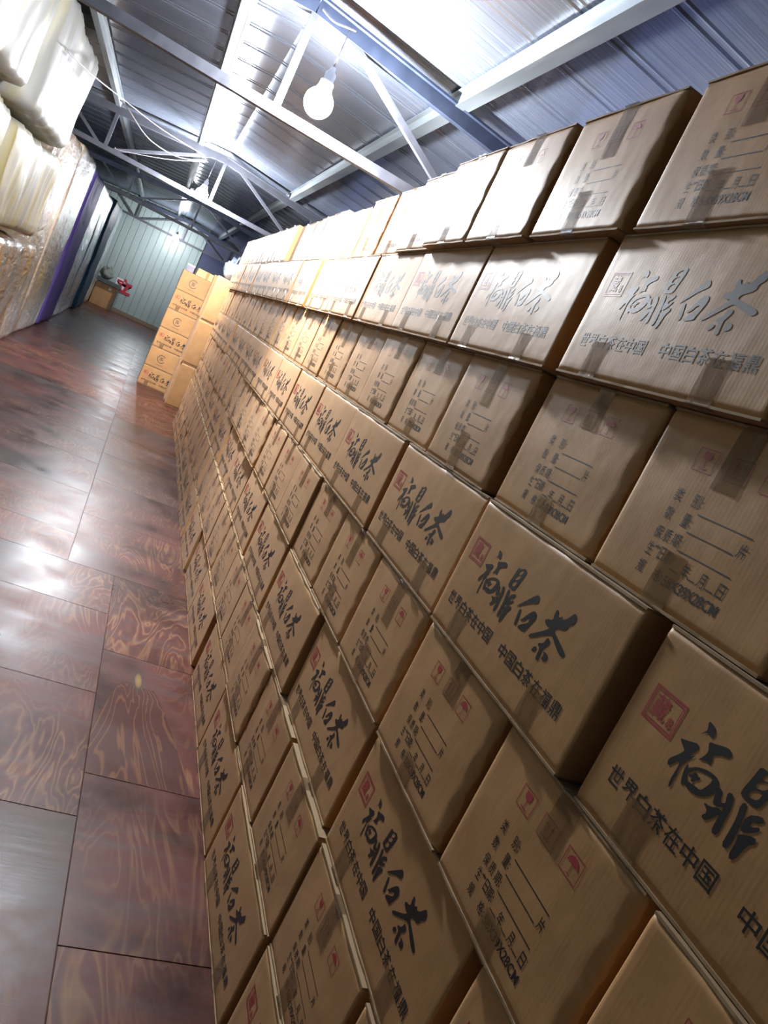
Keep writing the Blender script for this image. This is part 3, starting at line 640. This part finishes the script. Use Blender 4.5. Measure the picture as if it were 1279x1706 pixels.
r6 = fill_to([(0.82, 0.24), (1.435, 0.86), (2.055, 1.475), (2.665, 2.09), (3.29, 2.71), (3.93, 3.35)], 9, 9.60, 0.578)
r7 = fill_to([(1.01, 0.62), (1.425, 1.035), (1.825, 1.44), (2.235, 1.85), (2.635, 2.25), (3.01, 2.645)], 16, 9.62, 0.388)
r8 = fill_to([(1.42, 0.845), (2.025, 1.45), (2.63, 2.05), (3.225, 2.645), (3.90, 3.32)], 9, 9.58, 0.578)
def tidy(lst, w_):
    out = []; far = -9
    for a, b in lst:
        b = max((a + b) / 2 - w_ / 2, far + 0.005); far = b + w_; out.append((far, b))
    return out
LAY = [tidy(l, 0.388 if i % 2 == 0 else 0.578) for i, l in enumerate((r1, r2, r3, r4, r5, r6, r7, r8))]
def seen(x, ya, yb, za, zb):
    for i in range(5):
        for j in range(5):
            p = Vector((x, ya + (yb - ya) * i / 4, za + (zb - za) * j / 4)) - CAM
            q = (r.dot(p), d.dot(p), f.dot(p))
            if q[2] > 0.05:
                px = 639.5 + 1273.166 * q[0] / q[2]; py = 853 + 1273.166 * q[1] / q[2]
                if 3 < px < 1276 and 3 < py < 1703: return True
    return False
ORD = ('', 'first', 'second', 'third', 'fourth', 'fifth', 'sixth', 'seventh', 'eighth', 'ninth', 'tenth', 'eleventh', 'twelfth', 'thirteenth', 'fourteenth', 'fifteenth', 'sixteenth', 'seventeenth', 'eighteenth', 'nineteenth', 'twentieth')
ROWN = ('top row', 'second row down', 'third row down', 'fourth row down', 'fifth row down', 'sixth row down', 'seventh row down', 'bottom row')
def wall_label(kd, k, row, i, n, special):
    look = special or {'brand': 'brown brush-lettered carton', 'info': 'brown form-printed carton'}[kd]
    if not special and kd == 'info' and k in (1, 3): look = 'brown form-printed carton with crumpled edge'
    if i == 0: where = 'nearest end of the %s' % ROWN[row]
    elif i == n - 1: where = 'far end of the %s' % ROWN[row]
    elif i <= n // 2: where = '%s, %s from the near end' % (ROWN[row], ORD[i + 1])
    else: where = '%s, %s from the far end' % (ROWN[row], ORD[n - i])
    return '%s, %s' % (look, where)
rk = random.Random(11)
for ri, lay in enumerate(LAY):
    lay = [c for c in lay if seen(ROWX[ri], c[1], c[0], (7 - ri) * PITCH, (8 - ri) * PITCH)]
    kd = 'info' if ri % 2 == 0 else 'brand'
    for i, (ya, yb) in enumerate(lay):
        k = rk.randrange(4) if kd == 'info' else rk.randrange(3)
        if (ri, i) in ((2, 1), (4, 0), (4, 2)): k = 1
        kk, mat, sp = kd, 'kraft', None
        if ri == 0 and 3.9 < yb < 4.1: kk, mat, sp = 'plain', 'kraft_yellow', 'pale yellow carton'
        if ri == 0 and 4.3 < yb < 4.9: kk, mat, sp = 'plain', 'kraft_lilac', 'pale lilac carton'
        dx = rk.uniform(-0.006, 0.006) + 0.004 * math.sin(ya * 1.7 + ri)
        if ri == 0: dx += 0.0 if yb < 2.3 else 0.018 if yb < 2.9 else 0.036 if yb < 3.6 else 0.06 if yb < 4.2 else 0.036 if yb < 5 else 0.05 if yb < 5.9 else 0.025
        place(kk, k, (ROWX[ri] + dx, (ya + yb) / 2, (7 - ri) * PITCH), -math.pi / 2 + rk.uniform(-0.0025, 0.0025),
              wall_label(kd, k, ri, i, len(lay), sp), 'cartons of the long wall', mat)
# the short stack beyond the wall, facing down the aisle
words = ('topmost of the end stack', 'second from top of the end stack', 'third from top of the end stack',
         'fourth from top of the end stack', 'second from bottom of the end stack', 'lowest of the end stack')
for i in range(6):
    z = (5 - i) * PITCH
    if i % 2 == 0:
        place('emblem', i % 2, (-0.505 + 0.2125, 11.7, z), 0.0, 'brown carton with faint round print, ' + words[i], 'cartons of the end stack')
    else:
        place('brand', 2, (-0.505 + 0.29, 11.7, z), 0.0, 'brown brush-lettered carton facing the aisle, ' + words[i], 'cartons of the end stack')
UH = 0.622
def upright_parts():
    w_, d_, h_ = 0.39, 0.285, UH - 0.004
    defo = make_defo(w_, h_, 0.004, False, 2.2)
    return [('body', carton_body(w_, d_, h_, defo, M['kraft'])), ('top_flap', flap(w_, d_, h_ - 0.0042, h_, 2.0)), ('bottom_flap', flap(w_, d_, 0, 0.0042, 6.0))]
UP = upright_parts()
depth_w = ('nearest the camera', 'in the middle', 'farthest back')
lev_w = ('bottom', 'middle', 'top')
for c in range(3):
    for l in range(3):
        t = thing('upright_carton', (-0.10 + 0.195 + (0.012, -0.004, 0.006)[(c + l) % 3], 10.72 + c * 0.305, l * UH), 0.0,
                  'plain upright carton, %s of its column, column %s' % (lev_w[l], depth_w[c]), 'carton', 'upright plain cartons behind the wall')
        for nm, me in UP: link(nm, me, t)
# odds and ends on top of the far stacks
ZT = 6 * PITCH
t = thing('paper_bundle', (-0.18, 11.86, ZT), 0.03, 'yellow paper-wrapped bundle lying on top of the end stack', 'bundle')
mb = MB()
for k in range(3): mb.box(-0.155 + 0.004 * k, 0.155 - 0.006 * k, -0.13, 0.13, 0.001 + 0.035 * k, 0.034 + 0.035 * k)
obj('wrapped_packs', mb, M['straw'], t); obj('band', MB().box(-0.02, 0.02, -0.1325, 0.1325, 0.0, 0.107), M['kraft'], t)
t = thing('small_carton', (-0.42, 11.84, ZT), -0.06, 'small pale carton beside the yellow bundle on the end stack', 'carton')
obj('body', MB().box(-0.05, 0.05, -0.12, 0.12, 0, 0.095), M['kraft_lilac'], t); obj('lid', MB().box(-0.053, 0.053, -0.123, 0.123, 0.08, 0.10), M['whitepaint'], t)
def blob(name, mat, size, seed, amp=0.25, parent=None):
    mb = MB(); n, m = 20, 12; vs = []; fs = []
    for j in range(m + 1):
        a = math.pi * j / m
        for i in range(n):
            b = 2 * math.pi * i / n
            p = Vector((math.sin(a) * math.cos(b), math.sin(a) * math.sin(b), -math.cos(a)))
            q = 1 + amp * noise.noise(p * 2.2 + Vector((seed, 0, 0))) + amp * 0.5 * noise.noise(p * 5 + Vector((0, seed, 0)))
            vs.append((p.x * size[0] * q, p.y * size[1] * q, max(0.0, (p.z * 0.9 + 0.85) * size[2] * q)))
    for j in range(m):
        for i in range(n): fs.append((j * n + i, j * n + (i + 1) % n, (j + 1) * n + (i + 1) % n, (j + 1) * n + i))
    mb.add(vs, fs, True); return obj(name, mb, mat, parent)
for q, (x, y, sz, lab) in enumerate(((0.05, 10.86, (0.12, 0.12, 0.14), 'clear plastic bag on the nearest upright column'),
                                     (0.10, 11.18, (0.13, 0.13, 0.18), 'taller clear plastic bag behind, on the middle upright column'))):
    t = thing('plastic_bag', (x, y, 3 * UH), 0, lab, 'bag', 'clear bags on the upright cartons')
    blob('bag_body', M['clearbag'], sz, q * 3.3 + 1, 0.3, t)
    obj('tied_neck', MB().tube([(0, 0, sz[2] * 1.6), (0.01, 0, sz[2] * 1.6 + 0.06), (0.03, 0.01, sz[2] * 1.6 + 0.10)], 0.018, 7), M['clearbag'], t)

# ------------------------------------------------------------------ film-wrapped stacks on the left
def puffy(name, mat, x0, x1, y0, y1, z0, z1, rad, amp, folds, seed, step=0.06, parent=None):
    """a wrapped bundle: rounded block whose film sags, creases and bulges"""
    sx, sy, sz = x1 - x0, y1 - y0, z1 - z0
    nx, ny, nz = max(3, int(sx / 0.12)), max(4, int(sy / step)), max(4, int(sz / step))
    idx = {}; vs = []; fs = []
    def vid(i, j, k):
        if (i, j, k) in idx: return idx[i, j, k]
        p = Vector((sx * i / nx, sy * j / ny, sz * k / nz))
        c = Vector((min(max(p.x, rad), sx - rad), min(max(p.y, rad), sy - rad), min(max(p.z, rad), sz - rad)))
        dv = p - c
        if dv.length > 1e-6:
            n_ = dv.normalized(); p2 = c + n_ * rad * min(1, dv.length / rad)
        else: n_ = Vector((0, 0, 0)); p2 = p
        s = Vector((seed, seed * 1.7, 0)); w = Vector((x0, y0, z0)) + p
        a = amp * (noise.noise(w * 1.6 + s) + 0.6 * noise.noise(w * 3.9 + s))
        a += folds * (abs(noise.noise(Vector((w.x * 2, w.y * 7.5, w.z * 0.7)) + s)) - 0.25)
        a += folds * 0.5 * noise.noise(Vector((w.x * 4, w.y * 13, w.z * 1.6)) + s)
        p2 = p2 + n_ * a
        p2.x = min(max(p2.x, -0.03), sx + 0.08); p2.z = max(p2.z, 0.0)
        idx[i, j, k] = len(vs); vs.append(tuple(p2 + Vector((-sx / 2, -sy / 2, 0)))); return idx[i, j, k]
    def face(fn, na, nb, flip):
        for a in range(na):
            for b in range(nb):
                q = [fn(a, b), fn(a + 1, b), fn(a + 1, b + 1), fn(a, b + 1)]
                fs.append(tuple(q[::-1] if flip else q))
    face(lambda a, b: vid(nx, a, b), ny, nz, False); face(lambda a, b: vid(0, a, b), ny, nz, True)
    face(lambda a, b: vid(a, 0, b), nx, nz, False); face(lambda a, b: vid(a, ny, b), nx, nz, True)
    face(lambda a, b: vid(a, b, nz), nx, ny, False); face(lambda a, b: vid(a, b, 0), nx, ny, True)
    mb = MB().add(vs, fs, True)
    return obj(name, mb, mat, parent)
def bundle(mat, x1, y0, y1, z0, z1, label, rad=0.10, amp=0.05, folds=0.03, seed=0.0, step=0.06, depth=0.95, group='film-wrapped bundles on the left', name='film_wrapped_bundle', straps=()):
    x0 = x1 - depth
    t = thing(name, ((x0 + x1) / 2, (y0 + y1) / 2, z0), 0, label, 'bundle', group)
    puffy('film', mat, x0, x1, y0, y1, z0, z1, rad, amp, folds, seed, step, t)
    for sz_ in straps:
        mb = MB(); n = 24; vs = []; fs = []
        for k in range(n + 1):
            y = -(y1 - y0) / 2 + 0.06 + (y1 - y0 - 0.12) * k / n; xx = depth / 2 + 0.012 + amp * 0.3
            vs += [(xx, y, sz_ + 0.015 * math.sin(k)), (xx + 0.004, y, sz_ + 0.03 + 0.015 * math.sin(k))]
        for k in range(n): fs.append((2 * k, 2 * k + 2, 2 * k + 3, 2 * k + 1))
        obj('film_band', mb.add(vs, fs, True), M['palefilm'], t)
    return t
bundle(M['whitefilm'], -1.93, 4.25, 5.88, 2.20, 2.93, 'milky white wrapped bundle at top left, cut by the frame', 0.08, 0.03, 0.04, 1.0, depth=0.75)
bundle(M['yellowfilm'], -1.95, 4.30, 5.90, 0.0, 2.09, 'milky wrapped bundle below the top left one, cut by the frame', 0.08, 0.03, 0.035, 2.0)
bundle(M['whitefilm'], -1.90, 6.0, 8.08, 2.13, 2.98, 'milky white wrapped bundle highest up beside the roof purlin', 0.09, 0.03, 0.042, 3.0, depth=0.75)
bundle(M['yellowfilm'], -1.92, 6.02, 8.18, 1.33, 2.08, 'milky bundle with yellow stripes under the highest white one', 0.08, 0.03, 0.038, 4.0)
bundle(M['goldfilm'], -1.93, 6.04, 8.85, 0.0, 1.28, 'clear film bundle of tan sheets on the floor, under the yellow-striped one', 0.08, 0.025, 0.02, 5.0)
bundle(M['goldfilm'], -2.13, 8.95, 10.90, 0.0, 2.52, 'clear film stack of brown and yellow sheets nearest the white bundles', 0.06, 0.012, 0.012, 6.0)
bundle(M['goldfilm'], -2.13, 10.96, 12.95, 0.0, 2.57, 'clear film stack of brown and yellow sheets beside the purple stack', 0.06, 0.012, 0.012, 7.0)
bundle(M['purplefilm'], -2.115, 13.05, 14.75, 0.0, 2.50, 'tall purple film-wrapped stack', 0.06, 0.012, 0.008, 8.0)
bundle(M['silverfilm'], -2.15, 14.85, 16.50, 0.0, 2.52, 'crinkled silver-wrapped stack touching the purple one', 0.07, 0.018, 0.012, 9.0)
bundle(M['silverfilm'], -2.17, 16.72, 18.38, 0.0, 2.48, 'crinkled silver-wrapped stack touching the dark teal one', 0.07, 0.018, 0.012, 10.0)
bundle(M['tealfilm'], -2.12, 18.48, 20.35, 0.0, 2.52, 'tall dark teal film-wrapped stack', 0.05, 0.02, 0.015, 11.0)
bundle(M['palefilm'], -2.17, 20.45, 22.50, 0.0, 2.55, 'pale crinkled film-wrapped stack next to the far wall', 0.08, 0.02, 0.012, 12.0, name='film_wrapped_bundle')

# ------------------------------------------------------------------ corner by the far wall
t = thing('corner_carton', (-1.88, 23.0, 0.0), 0, 'large brown carton under the dark tabletop by the far wall', 'carton')
obj('body', MB().box(-0.29, 0.29, -0.22, 0.22, 0.0, 0.615), M['kraft'], t)
obj('paper_label', MB().box(0.06, 0.13, -0.2225, -0.2200, 0.50, 0.56), M['whitepaint'], t)
t = thing('low_table', (-1.92, 22.97, 0.0), 0, 'dark grey-green low tabletop against the far wall, left corner', 'table')
obj('tabletop', MB().box(-0.42, 0.36, -0.27, 0.27, 0.64, 0.73), M['tabletop'], t)
for sx in (-0.38, 0.32):
    for sy in (-0.245, 0.245): obj('leg', MB().box(sx - 0.02, sx + 0.02, sy - 0.02, sy + 0.02, 0, 0.64), M['tabletop'], t)
t = thing('cloth_sack', (-2.02, 22.95, 0.73), 0, 'grey-green sack slumped on the dark tabletop', 'sack')
blob('sack_body', M['bag'], (0.17, 0.16, 0.17), 5.0, 0.3, t)
obj('gathered_neck', MB().tube([(0.02, 0, 0.27), (0.04, 0, 0.33), (0.08, 0, 0.36)], 0.03, 8), M['bag'], t)
t = thing('wall_sign', (-1.52, YB - 0.05, 0.55), 0, 'red painted character on the ribbed far wall', 'sign')
pp = Print(); pp.text('立', 0.0, 0.0, 0.46, 0.40, 0.05)
me = pp.mesh('character', M['redpaint'], 0.46, lambda u, v: 0.0, 0.0); link('character', me, t)
link('backing', MB().box(-0.24, 0.02, 0.004, 0.012, 0.08, 0.36).mesh('backing', M['whitepaint']), t)
